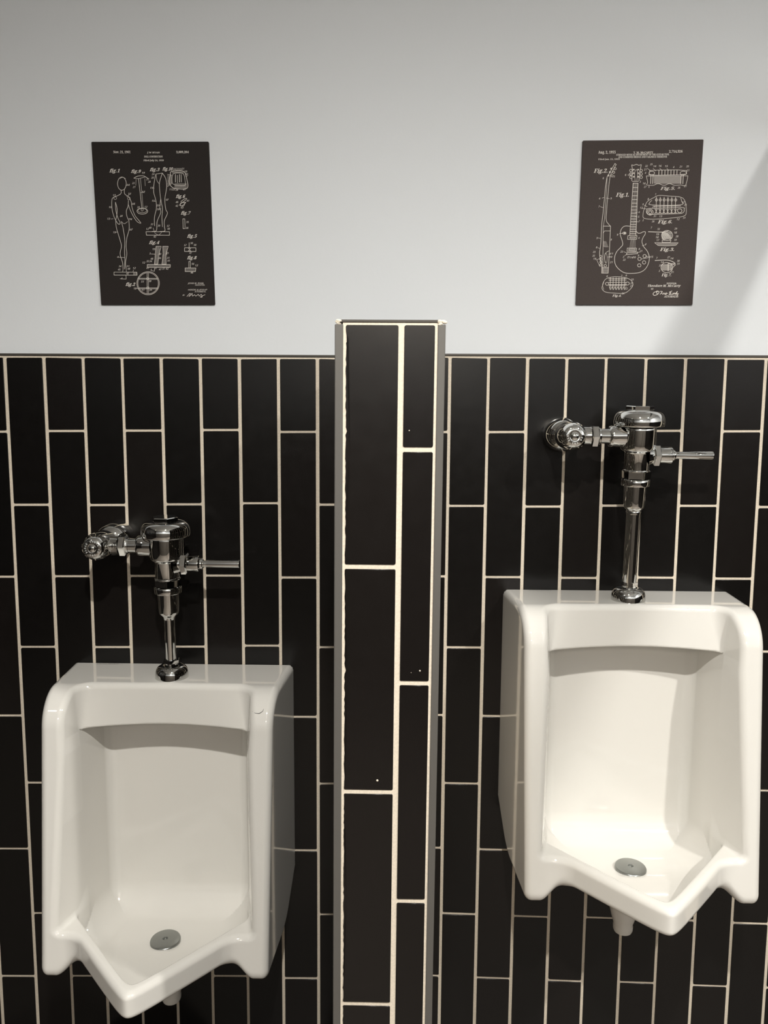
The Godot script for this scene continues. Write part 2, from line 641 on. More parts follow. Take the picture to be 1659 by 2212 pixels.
func add_shade_rail() -> void:  # unseen rail, added only to cast the diagonal shadow band
	var t := thing("shade_rail", "unseen round steel rail, added to cast a soft diagonal shadow on the wall, right of the guitar poster", "rail", Vector3(1.60, FY + 0.62, 0))
	var yaw := Basis(Vector3(0, 1, 0), atan2(0.335, 1.85))
	var n := 3.2 / cos(atan2(0.335, 1.85))
	var lay := Transform3D(yaw * Basis(Vector3(1, 0, 0), PI / 2), Vector3.ZERO)
	obj("rail_tube", lathe([Vector2(0.0, -0.008), Vector2(0.036, -0.008), Vector2(0.036, n), Vector2(0.0, n)], 24).mesh(), M.rail, t, lay)
	for e in [[-0.008, 1.0], [3.2, -1.0]]:
		obj("rail_flange", lathe([Vector2(0.036, 0.022), Vector2(0.048, 0.014), Vector2(0.054, 0.0)], 24).mesh(), M.rail, t, Transform3D(Basis(Vector3(1, 0, 0), PI / 2 * e[1]), Vector3(0.335 / 1.85 * maxf(e[0], 0.0), 0, e[0])))


# ============================================================ urinal
static func rmax(a: float, b: float, r: float) -> float:
	if a > -r and b > -r:
		return sqrt((a + r) * (a + r) + (b + r) * (b + r)) - r
	return maxf(a, b)


func china(px: float, py: float, pz: float) -> float:
	var x := absf(px)
	# outer block: deck, sloping front, bottom, side, wall
	var o := rmax(py, (pz - (0.19525 - 0.125 * py)) * 0.9923, 0.065)
	var t := clampf((x - 0.145) / 0.045, 0.0, 1.0)
	t = t * t * (3.0 - 2.0 * t)
	var yb := lerpf(maxf(-0.57, -0.507 - 0.45 * (0.25 - pz)), -0.54, t)
	o = rmax(o, (yb - py) * 0.9, 0.02)
	o = rmax(o, (-0.47 - 0.78 * pz - py) * 0.788, 0.03)
	o = rmax(o, (x - (0.2373 - 0.078 * pz)) * 0.997, 0.013)
	# pointed lip
	var xs := sqrt(x * x + 0.000144)
	var lv := ((pz - 0.4205) + 1.128 * xs) * 0.6634
	var l := rmax(lv, (-0.503 - minf(0.05, 0.4 * maxf(0.0, -lv - 0.014)) - py) * 0.93, 0.012)
	l = maxf(maxf(l, py + 0.43), maxf(x - 0.180, 0.1 - pz))
	var h := maxf(0.02 - absf(o - l), 0.0)
	o = minf(o, l) - h * h * 12.5
	o = maxf(o, -pz)
	# space between the side shields
	var fl := 0.009 * clampf(1.0 + py / 0.12, 0.0, 1.0)
	var w1 := x - (0.148 + 0.155 * (pz - 0.06)) - fl
	var w2 := x - (0.164 + 0.28 * (pz - 0.162)) - fl
	h = maxf(0.010 - absf(w1 - w2), 0.0)
	var w := (minf(w1, w2) - h * h * 25.0) * 0.95
	var q := rmax(w, 0.055 - pz, 0.018)
	# lower limit of that space: the rim, and inside the pointed rim line the bowl floor
	var u := pz - 0.2
	var vi := ((pz - 0.3908) + 1.153 * xs) * 0.655
	var fd := rmax(vi, (-0.519 + 0.15 * (u + sqrt(u * u + 0.0009))) - py, 0.008)
	var hd := -rmax(0.452 + py, -fd, 0.005)
	t = clampf(-vi / 0.035, 0.0, 1.0)
	var up := rmax(q, hd, lerpf(0.010, 0.055, t * t * (3.0 - 2.0 * t)))
	var ye := py + 0.082 + 0.22 * x * x
	up = maxf(up, ye)
	# space in front of the apron
	var zt := clampf(-py / 0.082, 0.0, 1.0)
	var ap := rmax(w, (0.131 + zt * (0.004 + 0.02 * x + 0.4 * x * x)) - pz, lerpf(0.026, 0.006, zt))
	ap = maxf(ap, -0.25 - py)
	# the apron's lower edge is softened, fading out where the two spaces share the shield faces
	var re := 0.006 * clampf(1.0 - absf(ye) / 0.03, 0.0, 1.0) * clampf(-w / 0.012, 0.0, 1.0)
	return rmax(o, rmax(-up, -ap, re), 0.011)


func urinal_mesh() -> ArrayMesh:
	var c := CELL
	var nx := int(ceil(0.2475 / c / 4.0)) * 4
	var y0 := -0.59
	var ny := int(ceil(0.60 / c / 4.0)) * 4
	var z0 := -c * 1.5
	var nz := int(ceil(0.425 / c / 4.0)) * 4
	var sx := nx + 1
	var sy := ny + 1
	var sz := nz + 1
	var d := PackedFloat32Array()
	d.resize(sx * sy * sz)
	d.fill(9.0)
	var blocks := []
	var bc := c * 4.0
	for bx in nx / 4:
		for by in ny / 4:
			for bz in nz / 4:
				var e := china((bx + 0.5) * bc, y0 + (by + 0.5) * bc, z0 + (bz + 0.5) * bc)
				if absf(e) > bc * 1.25:
					continue
				blocks.append(Vector3i(bx * 4, by * 4, bz * 4))
				for i in range(bx * 4, bx * 4 + 5):
					for j in range(by * 4, by * 4 + 5):
						for k in range(bz * 4, bz * 4 + 5):
							var at := (i * sy + j) * sz + k
							if d[at] == 9.0:
								d[at] = china(i * c, y0 + j * c, z0 + k * c)
	# surface nets on the half x >= 0, with the cells at x < 0 mirrored by index
	var vid := {}
	var pos := PackedVector3Array()
	var nrm := PackedVector3Array()
	var cells := []
	for b in blocks:
		for i in range(b.x, b.x + 4):
			for j in range(b.y, b.y + 4):
				for k in range(b.z, b.z + 4):
					var a0 := (i * sy + j) * sz + k
					var f0 := d[a0]
					var f1 := d[a0 + 1]
					var f2 := d[a0 + sz]
					var f3 := d[a0 + sz + 1]
					var a1 := a0 + sy * sz
					var f4 := d[a1]
					var f5 := d[a1 + 1]
					var f6 := d[a1 + sz]
					var f7 := d[a1 + sz + 1]
					var lo := minf(minf(minf(f0, f1), minf(f2, f3)), minf(minf(f4, f5), minf(f6, f7)))
					var hi := maxf(maxf(maxf(f0, f1), maxf(f2, f3)), maxf(maxf(f4, f5), maxf(f6, f7)))
					if lo >= 0.0 or hi < 0.0:
						continue
					var p := Vector3((i + 0.5) * c, y0 + (j + 0.5) * c, z0 + (k + 0.5) * c)
					var g := Vector3.ZERO
					for s in 3:
						var f := china(p.x, p.y, p.z)
						var e := 0.0006
						g = Vector3(china(p.x + e, p.y, p.z) - f, china(p.x, p.y + e, p.z) - f, china(p.x, p.y, p.z + e) - f) / e
						if s == 2:
							break
						p -= g * (f / maxf(g.length_squared(), 0.2))
						if s == 0 and absf(f) < 0.0002:
							pass
					var gc := Vector3((i + 0.5) * c, y0 + (j + 0.5) * c, z0 + (k + 0.5) * c)
					p = p.clamp(gc - Vector3.ONE * c * 0.75, gc + Vector3.ONE * c * 0.75)
					pos.append(p)
					nrm.append(g.normalized())
					vid[a0] = pos.size() - 1
					cells.append(Vector3i(i, j, k))
	var half := pos.size()
	for m in half:
		pos.append(pos[m] * Vector3(-1, 1, 1))
		nrm.append(nrm[m] * Vector3(-1, 1, 1))
	var b := MB.new()
	b.v = pos
	b.n = nrm
	b.uv.resize(pos.size())
	for q in cells:
		var a0: int = (q.x * sy + q.y) * sz + q.z
		# edge along x at the low y, low z corner: shared by the 4 cells around it
		var steps := [[sy * sz, sz, 1], [sz, 1, sy * sz], [1, sy * sz, sz]]
		for ax in 3:
			var st: Array = steps[ax]
			if (d[a0] < 0.0) == (d[a0 + st[0]] < 0.0):
				continue
			var ok := true
			var ids := []
			for off in [0, st[1], st[1] + st[2], st[2]]:
				if q.x == 0 and ((ax == 1 and off >= sy * sz) or (ax == 2 and (off == st[1] or off == st[1] + st[2]))):
					# the neighbour across x = 0 is the mirror image of this column
					var back_: int = a0 - (off - sy * sz)
					if vid.has(back_):
						ids.append(vid[back_] + half)
					else:
						ok = false
				elif vid.has(a0 - off):
					ids.append(vid[a0 - off])
				else:
					ok = false
			if not ok:
				continue
			b.quad(ids[0], ids[1], ids[2], ids[3])
			if not (q.x == 0 and ax != 0):
				var mir := []
				for e in ids:
					mir.append(e + half if e < half else e - half)
				b.quad(mir[0], mir[1], mir[2], mir[3])
	return b.mesh()


func urinal(um: ArrayMesh, at: Vector3, label: String) -> Node3D:
	var t := thing("urinal", label, "urinal", at, "white wall-hung urinals")
	obj("bowl", um, M.china, t)
	# outlet stub under the bowl
	obj("outlet", lathe([Vector2(0.0, -0.668), Vector2(0.013, -0.668), Vector2(0.0175, -0.666), Vector2(0.0195, -0.661), Vector2(0.0195, -0.653), Vector2(0.0185, -0.650), Vector2(0.022, -0.64), Vector2(0.030, -0.61), Vector2(0.040, -0.575), Vector2(0.055, -0.545)], 40).mesh(), M.china, t, Transform3D(Basis(), Vector3(0, 0, 0.150)))
	# drain cover
	var dc := obj("drain_cover", lathe([Vector2(0.0, 0.0035), Vector2(0.0042, 0.0035), Vector2(0.0052, 0.0058), Vector2(0.0275, 0.0048), Vector2(0.0292, 0.0040), Vector2(0.0300, 0.0022), Vector2(0.0300, 0.0002), Vector2(0.0270, -0.0005), Vector2(0.0, -0.0005)], 48).mesh(), M.steel, t, Transform3D(Basis(Vector3(1, 0, 0), 0.03), Vector3(0.0, -0.5145, 0.180)))
	obj("screw", lathe([Vector2(0.0, 0.0042), Vector2(0.0022, 0.0040), Vector2(0.0036, 0.0034)], 16).mesh(), M.steel, dc)
	obj("collar", lathe([Vector2(0.0235, -0.0004), Vector2(0.0235, -0.012)], 32).mesh(), M.hole, dc)
	var mk := text_mesh("American Standard", false, 0.3)
	var mm := fit_text(mk, 0.048, 0.0055)
	obj("maker_mark", mm.mesh(), M.mark, t, Transform3D(Basis(Vector3(1, 0, 0), -PI / 2), Vector3(-0.185, 0.0003, 0.0105)))
	return t


# the chipped crescent on the glaze of the lower urinal's right shield
func chip(t: Node3D) -> void:
	var p := [Vector3(0.1823, -0.0320, 0.1867), Vector3(0.1893, -0.0338, 0.1913), Vector3(0.1964, -0.0341, 0.1916), Vector3(0.2023, -0.0308, 0.1893), Vector3(0.2044, -0.0266, 0.1859)]
	var b := MB.new()
	for k in 4:
		var a: Vector3 = p[k]
		var c: Vector3 = p[k + 1]
		var y := (c - a).normalized()
		var x := y.cross(Vector3(0, 0.5, 1)).normalized()
		b.add(lathe([Vector2([0.0002, 0.0005, 0.0008, 0.0006][k], 0.0), Vector2([0.0005, 0.0008, 0.0006, 0.0002][k], (c - a).length())], 8), Transform3D(Basis(x, y, x.cross(y)), a))
	obj("chip_mark", b.mesh(), M.mark, t)


# ============================================================ flush valve
func along_x(x: float, y: float, z: float) -> Transform3D:   # the shape's +y axis points to +x
	return Transform3D(Basis(Vector3(0, -1, 0), Vector3(1, 0, 0), Vector3(0, 0, 1)), Vector3(x, y, z))


func flush_valve(at: Vector3, h: float, pr: float, label: String) -> void:
	var t := thing("flush_valve", label, "flush valve", at, "chrome flush valves")
	var ch: Material = M.chrome
	var V := func(a: Array) -> Array:
		var o := []
		for k in range(0, a.size(), 2):
			o.append(Vector2(a[k], a[k + 1]))
		return o
	# spud flange on the urinal deck
	obj("spud_flange", lathe(V.call([0.0, 0.0245, 0.0170, 0.0245, 0.0190, 0.0252, 0.0238, 0.0240, 0.0275, 0.0215, 0.0305, 0.0175, 0.0325, 0.0120, 0.0334, 0.0060, 0.0336, 0.0, 0.0, 0.0]), 56).mesh(), ch, t)
	var sn := MB.new()
	sn.add(hexnut(0.0172, 0.030, 0.0375, 0.35, 0.0008))
	sn.add(lathe(V.call([0.0132, 0.025, 0.0132, 0.031])))
	for k in 2:
		var lug := cbox(Vector3(-0.004, 0.025, 0.0115), Vector3(0.004, 0.031, 0.0150), 0.0006)
		sn.add(lug, Transform3D(Basis(Vector3(0, 1, 0), 0.5 + PI * k), Vector3.ZERO))
	obj("spud_nut", sn.mesh(), ch, t)
	# the whole valve leans forward a little on its tube
	var lean := Transform3D(Basis(Vector3(1, 0, 0), 0.055), Vector3.ZERO)
	var up := lean * Transform3D(Basis(), Vector3(0, h, 0))
	obj("flush_tube", lathe(V.call([pr, 0.03, pr, h - 0.146])).mesh(), ch, t, lean)
	obj("vacuum_breaker", lathe(V.call([0.0, -0.151, pr + 0.0006, -0.151, pr + 0.0014, -0.1475, 0.0135, -0.1445, 0.0165, -0.1415, 0.0190, -0.1380, 0.0197, -0.134, 0.0203, -0.12, 0.0207, -0.094]), 44).mesh(), ch, t, up)
	var cn := MB.new()
	cn.add(hexnut(0.0274, -0.0820, -0.0655, 0.28, 0.0015))
	cn.add(lathe(V.call([0.0262, -0.0955, 0.0268, -0.0945, 0.0268, -0.0832, 0.0260, -0.0822]), 44))
	cn.add(lathe(V.call([0.0195, -0.0970, 0.0262, -0.0955]), 44))
	obj("coupling_nut", cn.mesh(), ch, t, up)
	# body: wide upper chamber, narrow lower barrel, inlet boss on the left, handle boss on the right
	var bd := MB.new()
	bd.add(lathe(V.call([0.0249, -0.0675, 0.0255, -0.0660, 0.0249, -0.0645, 0.0234, -0.0635, 0.0234, -0.0330, 0.0249, -0.0300, 0.0290, -0.0275, 0.0315, -0.0245, 0.0328, -0.0200, 0.0333, -0.0120, 0.0333, 0.0120, 0.0329, 0.0170, 0.0314, 0.0205, 0.0276, 0.0220]), 52))
	bd.add(lathe(V.call([0.0, -0.030, 0.0175, -0.030, 0.0195, -0.028, 0.0205, -0.0240, 0.0212, -0.0100, 0.0215, 0.0]), 36), along_x(-0.027, 0.0, 0.0))
	bd.add(lathe(V.call([0.0225, 0.0, 0.0195, 0.006, 0.0165, 0.012, 0.0160, 0.016]), 36), along_x(0.018, -0.036, 0.0))
	obj("valve_body", bd.mesh(), ch, t, up)
	# domed cover with its pull-ring nut
	obj("cover", lathe(V.call([0.0382, 0.0195, 0.0452, 0.0197, 0.0464, 0.0206, 0.0468, 0.0225, 0.0473, 0.0255, 0.0472, 0.0300, 0.0464, 0.0350, 0.0449, 0.0400, 0.0420, 0.0445, 0.0377, 0.0480, 0.0320, 0.0502, 0.0248, 0.0512, 0.0000, 0.0512]), 64).mesh(), ch, t, up)
	obj("cap_nut", hexnut(0.0265, 0.0505, 0.0585, 0.1, 0.0012).mesh(), ch, t, up)
	# handle
	var hd := Node3D.new()
	hd.name = "handle"
	var hs := MB.new()
	hs.add(hexnut(0.0222, 0.0, 0.0135, PI / 6.0, 0.0022))
	hs.add(lathe(V.call([0.0155, 0.013, 0.0158, 0.014, 0.0160, 0.026, 0.0166, 0.0345, 0.0163, 0.0362, 0.0120, 0.0362, 0.0105, 0.0380, 0.0108, 0.0410, 0.0092, 0.0435, 0.0, 0.0435]), 36))
	var hm := obj("handle", hs.mesh(), ch, t, up * along_x(0.0285, -0.036, 0.0))
	obj("lever", lathe(V.call([0.0, 0.041, 0.0062, 0.041, 0.0073, 0.0450, 0.0066, 0.0478, 0.0072, 0.0530, 0.0076, 0.0800, 0.0080, 0.1150, 0.0079, 0.1160, 0.0073, 0.1166, 0.0, 0.1166]), 28).mesh(), ch, hm, Transform3D(Basis(Vector3(0, 0, 1), 0.0), Vector3.ZERO))
	hd.free()
	# inlet tailpiece, its nut and the control stop on the wall
	var ax := at.z
	var iz := 0.0
	obj("tailpiece", lathe(V.call([0.0145, 0.0, 0.0145, 0.03]), 36).mesh(), ch, t, up * along_x(-0.080, 0.0, iz))
	var tn := MB.new()
	tn.add(hexnut(0.0218, 0.0, 0.0150, PI / 6.0, 0.0026))
	tn.add(lathe(V.call([0.0, -0.0005, 0.0158, 0.0, 0.0158, 0.018, 0.0150, 0.019]), 32))
	obj("tailpiece_nut", tn.mesh(), ch, t, up * along_x(-0.0920, 0.0, iz))
	var at2 := up * Vector3(0, 0, 0)
	var sz := at2.z                       # distance of the valve axis in front of the thing's origin
	var stop := MB.new()
	stop.add(lathe(V.call([0.0178, 0.0, 0.0178, 0.022, 0.0185, 0.024]), 36), along_x(-0.1165, h, sz))
	# stop barrel along z, from the wall flange to the front cap
	var zt := Transform3D(Basis(Vector3(1, 0, 0), Vector3(0, 0, 1), Vector3(0, -1, 0)), Vector3(-0.1305, h, -ax))   # local +y -> +z, origin at the wall face
	stop.add(lathe(V.call([0.0180, 0.020, 0.0180, 0.062, 0.0225, 0.067, 0.0258, 0.074, 0.0268, 0.082, 0.0268, 0.117, 0.0260, 0.122]), 48), zt)
	obj("control_stop", stop.mesh(), ch, t)
	var sc := obj("stop_cap", lathe(V.call([0.0258, 0.1215, 0.0266, 0.1230, 0.0262, 0.1265, 0.0249, 0.1285, 0.0245, 0.1315, 0.0228, 0.1335, 0.0222, 0.1368, 0.0202, 0.1390, 0.0185, 0.1412, 0.0160, 0.1426, 0.0100, 0.1436, 0.0082, 0.1430, 0.0076, 0.1442, 0.0062, 0.1462, 0.0035, 0.1474, 0.0, 0.1476]), 48).mesh(), ch, t, zt)
	# raised ring of letters on the cap
	var ring := MB.new()
	var word := "SLOAN VALVE CO USA "
	for k in word.length():
		if word[k] == " ":
			continue
		var g := fit_text(text_mesh(word[k], true, 0.0), 0.0026, 0.0032)
		var a := PI * 0.5 - TAU * k / word.length() + 2.3
		ring.add(g, Transform3D(Basis(Vector3(0, 0, 1), a - PI * 0.5), Vector3(cos(a), sin(a), 0) * 0.0118))
	obj("raised_lettering", ring.mesh(), M.white_metal, sc, Transform3D(Basis(Vector3(1, 0, 0), -PI / 2), Vector3(0, 0.1440, 0)))
	obj("wall_flange", lathe(V.call([0.0180, 0.054, 0.0215, 0.0525, 0.0260, 0.0490, 0.0305, 0.0430, 0.0335, 0.0350, 0.0350, 0.0260, 0.0352, 0.0200, 0.0346, 0.0100, 0.0340, 0.0030, 0.0340, 0.0]), 56).mesh(), ch, t, zt)


# ============================================================ lettering
func text_mesh(s: String, serif: bool, slant: float) -> MB:
	var tm := TextMesh.new()
	var f := SystemFont.new()
	f.font_names = PackedStringArray(["Droid Serif" if serif else "Droid Sans"])
	f.font_weight = 700 if serif else 400
	tm.font = f
	tm.text = s
	tm.font_size = 40
	tm.pixel_size = 0.01
	tm.depth = 0.0
	tm.curve_step = 2.0
	var b := MB.new()
	if tm.get_surface_count() == 0:
		return b
	var arr := tm.surface_get_arrays(0)
	var vv: PackedVector3Array = arr[Mesh.ARRAY_VERTEX]
	var ii: PackedInt32Array = arr[Mesh.ARRAY_INDEX]
	for p in vv:
		b.vert(Vector3(p.x + p.y * slant, p.y, 0), Vector3(0, 0, 1))
	for k in range(0, ii.size(), 3):
		b.tri(ii[k], ii[k + 1], ii[k + 2])
	return b


# scaled to a given width and height, its lower left corner at the origin
func fit_text(b: MB, w: float, h: float) -> MB:
	var lo := Vector3(1e9, 1e9, 0)
	var hi := Vector3(-1e9, -1e9, 0)
	for p in b.v:
		lo = lo.min(p)
		hi = hi.max(p)
	var s := Vector3(w / maxf(hi.x - lo.x, 1e-6), h / maxf(hi.y - lo.y, 1e-6), 1)
	if b.v.size() and (hi.x - lo.x) < 0.35 * (hi.y - lo.y):      # a lone thin letter keeps its shape
		s.x = minf(s.x, s.y * 1.0)
	for k in b.v.size():
		b.v[k] = (b.v[k] - Vector3(lo.x, lo.y, 0)) * s
	return b


# ============================================================ posters
class Sheet:
	# corners of the panel in the wall plane, and the drawing's own coordinates (a 1659 x 2157 sketch grid)
	var c: Array          # TL TR BR BL, wall metres
	var g: Array          # the same corners on the sketch grid
	var w := 900
	var h := 1220
	var ink := PackedFloat32Array()

	func uv(p: Vector2) -> Vector2:
		var v: float = (p.y - (g[0].y + g[1].y) * 0.5) / ((g[2].y + g[3].y - g[0].y - g[1].y) * 0.5)
		var l := lerpf(g[0].x, g[3].x, v)
		var r := lerpf(g[1].x, g[2].x, v)
		return Vector2((p.x - l) / (r - l), v)

	func at(t: Vector2) -> Vector2:
		var top: Vector2 = c[0].lerp(c[1], t.x)
		var bot: Vector2 = c[3].lerp(c[2], t.x)
		return top.lerp(bot, t.y)

	func line(a: Vector2, b: Vector2, wide: float, k := 1.0) -> void:
		var p := uv(a) * Vector2(w, h)
		var q := uv(b) * Vector2(w, h)
		var r := wide * 0.54
		var x0 := maxi(0, int(minf(p.x, q.x) - r - 1))
		var x1 := mini(w - 1, int(maxf(p.x, q.x) + r + 2))
		var y0 := maxi(0, int(minf(p.y, q.y) - r - 1))
		var y1 := mini(h - 1, int(maxf(p.y, q.y) + r + 2))
		var d := q - p
		var l2 := maxf(d.length_squared(), 1e-6)
		for y in range(y0, y1 + 1):
			for x in range(x0, x1 + 1):
				var s := Vector2(x + 0.5, y + 0.5) - p
				var t := clampf(s.dot(d) / l2, 0.0, 1.0)
				var v := clampf(r + 0.5 - (s - d * t).length(), 0.0, 1.0) * k
				var i := y * w + x
				if v > ink[i]:
					ink[i] = v

	func path(s: String, wide := 3.2, closed := false, smooth := true) -> void:
		var pts := []
		for e in s.split(" ", false):
			var f := e.split(",")
			pts.append(Vector2(float(f[0]), float(f[1])))
		var n := pts.size()
		if n == 2 or not smooth:
			for i in range(n - 1 if not closed else n):
				line(pts[i], pts[(i + 1) % n], wide)
			return
		for i in range(n if closed else n - 1):
			var p0: Vector2 = pts[(i + n - 1) % n] if closed or i > 0 else pts[i]
			var p1: Vector2 = pts[i]
			var p2: Vector2 = pts[(i + 1) % n]
			var p3: Vector2 = pts[(i + 2) % n] if closed or i + 2 < n else p2
			var last := p1
			for k in range(1, 6):
				var q := p1.cubic_interpolate(p2, p0, p3, k / 5.0)
				line(last, q, wide)
				last = q

	func circle(x: float, y: float, rx: float, ry: float, wide := 3.2, n := 28) -> void:
		for i in n:
			var a := TAU * i / n
			var b := TAU * (i + 1) / n
			line(Vector2(x + rx * cos(a), y + ry * sin(a)), Vector2(x + rx * cos(b), y + ry * sin(b)), wide)

	func hatch(x0: float, y0: float, x1: float, y1: float, step: float, slope: float, wide := 2.0) -> void:
		var x := x0 - absf(slope) * (y1 - y0)
		while x < x1 + absf(slope) * (y1 - y0):
			# clip a slanted stroke to the box
			var t0 := 0.0
			var t1 := 1.0
			var dx := slope * (y1 - y0)
			if absf(dx) > 1e-4:
				var ta := (x0 - x) / dx
				var tb := (x1 - x) / dx
				t0 = maxf(t0, minf(ta, tb))
				t1 = minf(t1, maxf(ta, tb))
			elif x < x0 or x > x1:
				t1 = -1.0
			if t1 > t0:
				line(Vector2(x + dx * t0, y0 + (y1 - y0) * t0), Vector2(x + dx * t1, y0 + (y1 - y0) * t1), wide, 0.85)
			x += step

	func texture(bg: Color, fg: Color) -> ImageTexture:
		var data := PackedByteArray()
		data.resize(w * h * 3)
		var r := RandomNumberGenerator.new()
		r.seed = 77
		for i in w * h:
			var k := ink[i]
			var nz := 1.0 + r.randf_range(-0.10, 0.10)
			data[i * 3] = int(clampf(lerpf(bg.r * nz, fg.r, k), 0, 1) * 255.0)
			data[i * 3 + 1] = int(clampf(lerpf(bg.g * nz, fg.g, k), 0, 1) * 255.0)
			data[i * 3 + 2] = int(clampf(lerpf(bg.b * nz, fg.b, k), 0, 1) * 255.0)
		return ImageTexture.create_from_image(Image.create_from_data(w, h, false, Image.FORMAT_RGB8, data))


func poster(sh: Sheet, bg: Color, label: String, words: Array, numbers: Array) -> void:
	var mid := Vector2.ZERO
	for p in sh.c:
		mid += p
	mid *= 0.25
	var zf := -0.0035
	var t := thing("poster", label, "poster", Vector3(mid.x, mid.y + FY, zf))
	var b := MB.new()
	var outl := []
	var uvs := []
	var rad := Vector2(0.008, 0.006)
	var cs := [Vector2(0, 1), Vector2(1, 1), Vector2(1, 0), Vector2(0, 0)]
	for i in 4:
		var p: Vector2 = cs[i]
		var c := Vector2(rad.x if p.x < 0.5 else 1.0 - rad.x, rad.y if p.y < 0.5 else 1.0 - rad.y)
		var a0: float = [PI * 0.5, 0.0, -PI * 0.5, PI][i]
		for k in 5:
			# walk each corner so that the outline stays counter-clockwise seen from the front
			var a := a0 + PI * 0.5 - PI * 0.5 * k / 4.0
			uvs.append(c + Vector2(cos(a), sin(a)) * rad)
	for u in uvs:
		outl.append(sh.at(u) - mid)
	b = slab(outl, -0.0045, 0.0, 0.0005)
	# texture coordinates from the panel's own corners
	for k in b.v.size():
		var p := Vector2(b.v[k].x, b.v[k].y) + mid
		var vv: float = (sh.c[0].y - p.y) / (sh.c[0].y - sh.c[3].y)
		var l: Vector2 = sh.c[0].lerp(sh.c[3], vv)
		var r: Vector2 = sh.c[1].lerp(sh.c[2], vv)
		b.uv[k] = Vector2((p.x - l.x) / (r.x - l.x), vv)
	var m := StandardMaterial3D.new()
	m.resource_name = "poster_print"
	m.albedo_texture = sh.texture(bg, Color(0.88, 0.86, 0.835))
	m.roughness = 0.75
	m.metallic_specular = 0.3
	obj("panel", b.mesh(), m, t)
	var tx := MB.new()
	for e in words:
		put_text(tx, sh, mid, e[0], Rect2(e[1], e[2], e[3] - e[1], e[4] - e[2]), e[5], e[6])
	for e in numbers:
		for q in e[1].split(" ", false):
			var f: PackedStringArray = q.split(",")
			put_text(tx, sh, mid, f[2], Rect2(float(f[0]) - 8.0 * f[2].length(), float(f[1]) - 11.0, 16.0 * f[2].length(), 22.0), e[0], 0.25)
	obj("lettering", tx.mesh(), M.print_white, t)


func put_text(tx: MB, sh: Sheet, mid: Vector2, s: String, box: Rect2, serif: bool, slant: float) -> void:
	var g := fit_text(text_mesh(s, serif, slant), box.size.x, box.size.y)
	for k in g.v.size():
		var p := sh.at(sh.uv(Vector2(box.position.x + g.v[k].x, box.end.y - g.v[k].y))) - mid
		g.v[k] = Vector3(p.x, p.y, 0.0003)
	tx.add(g)


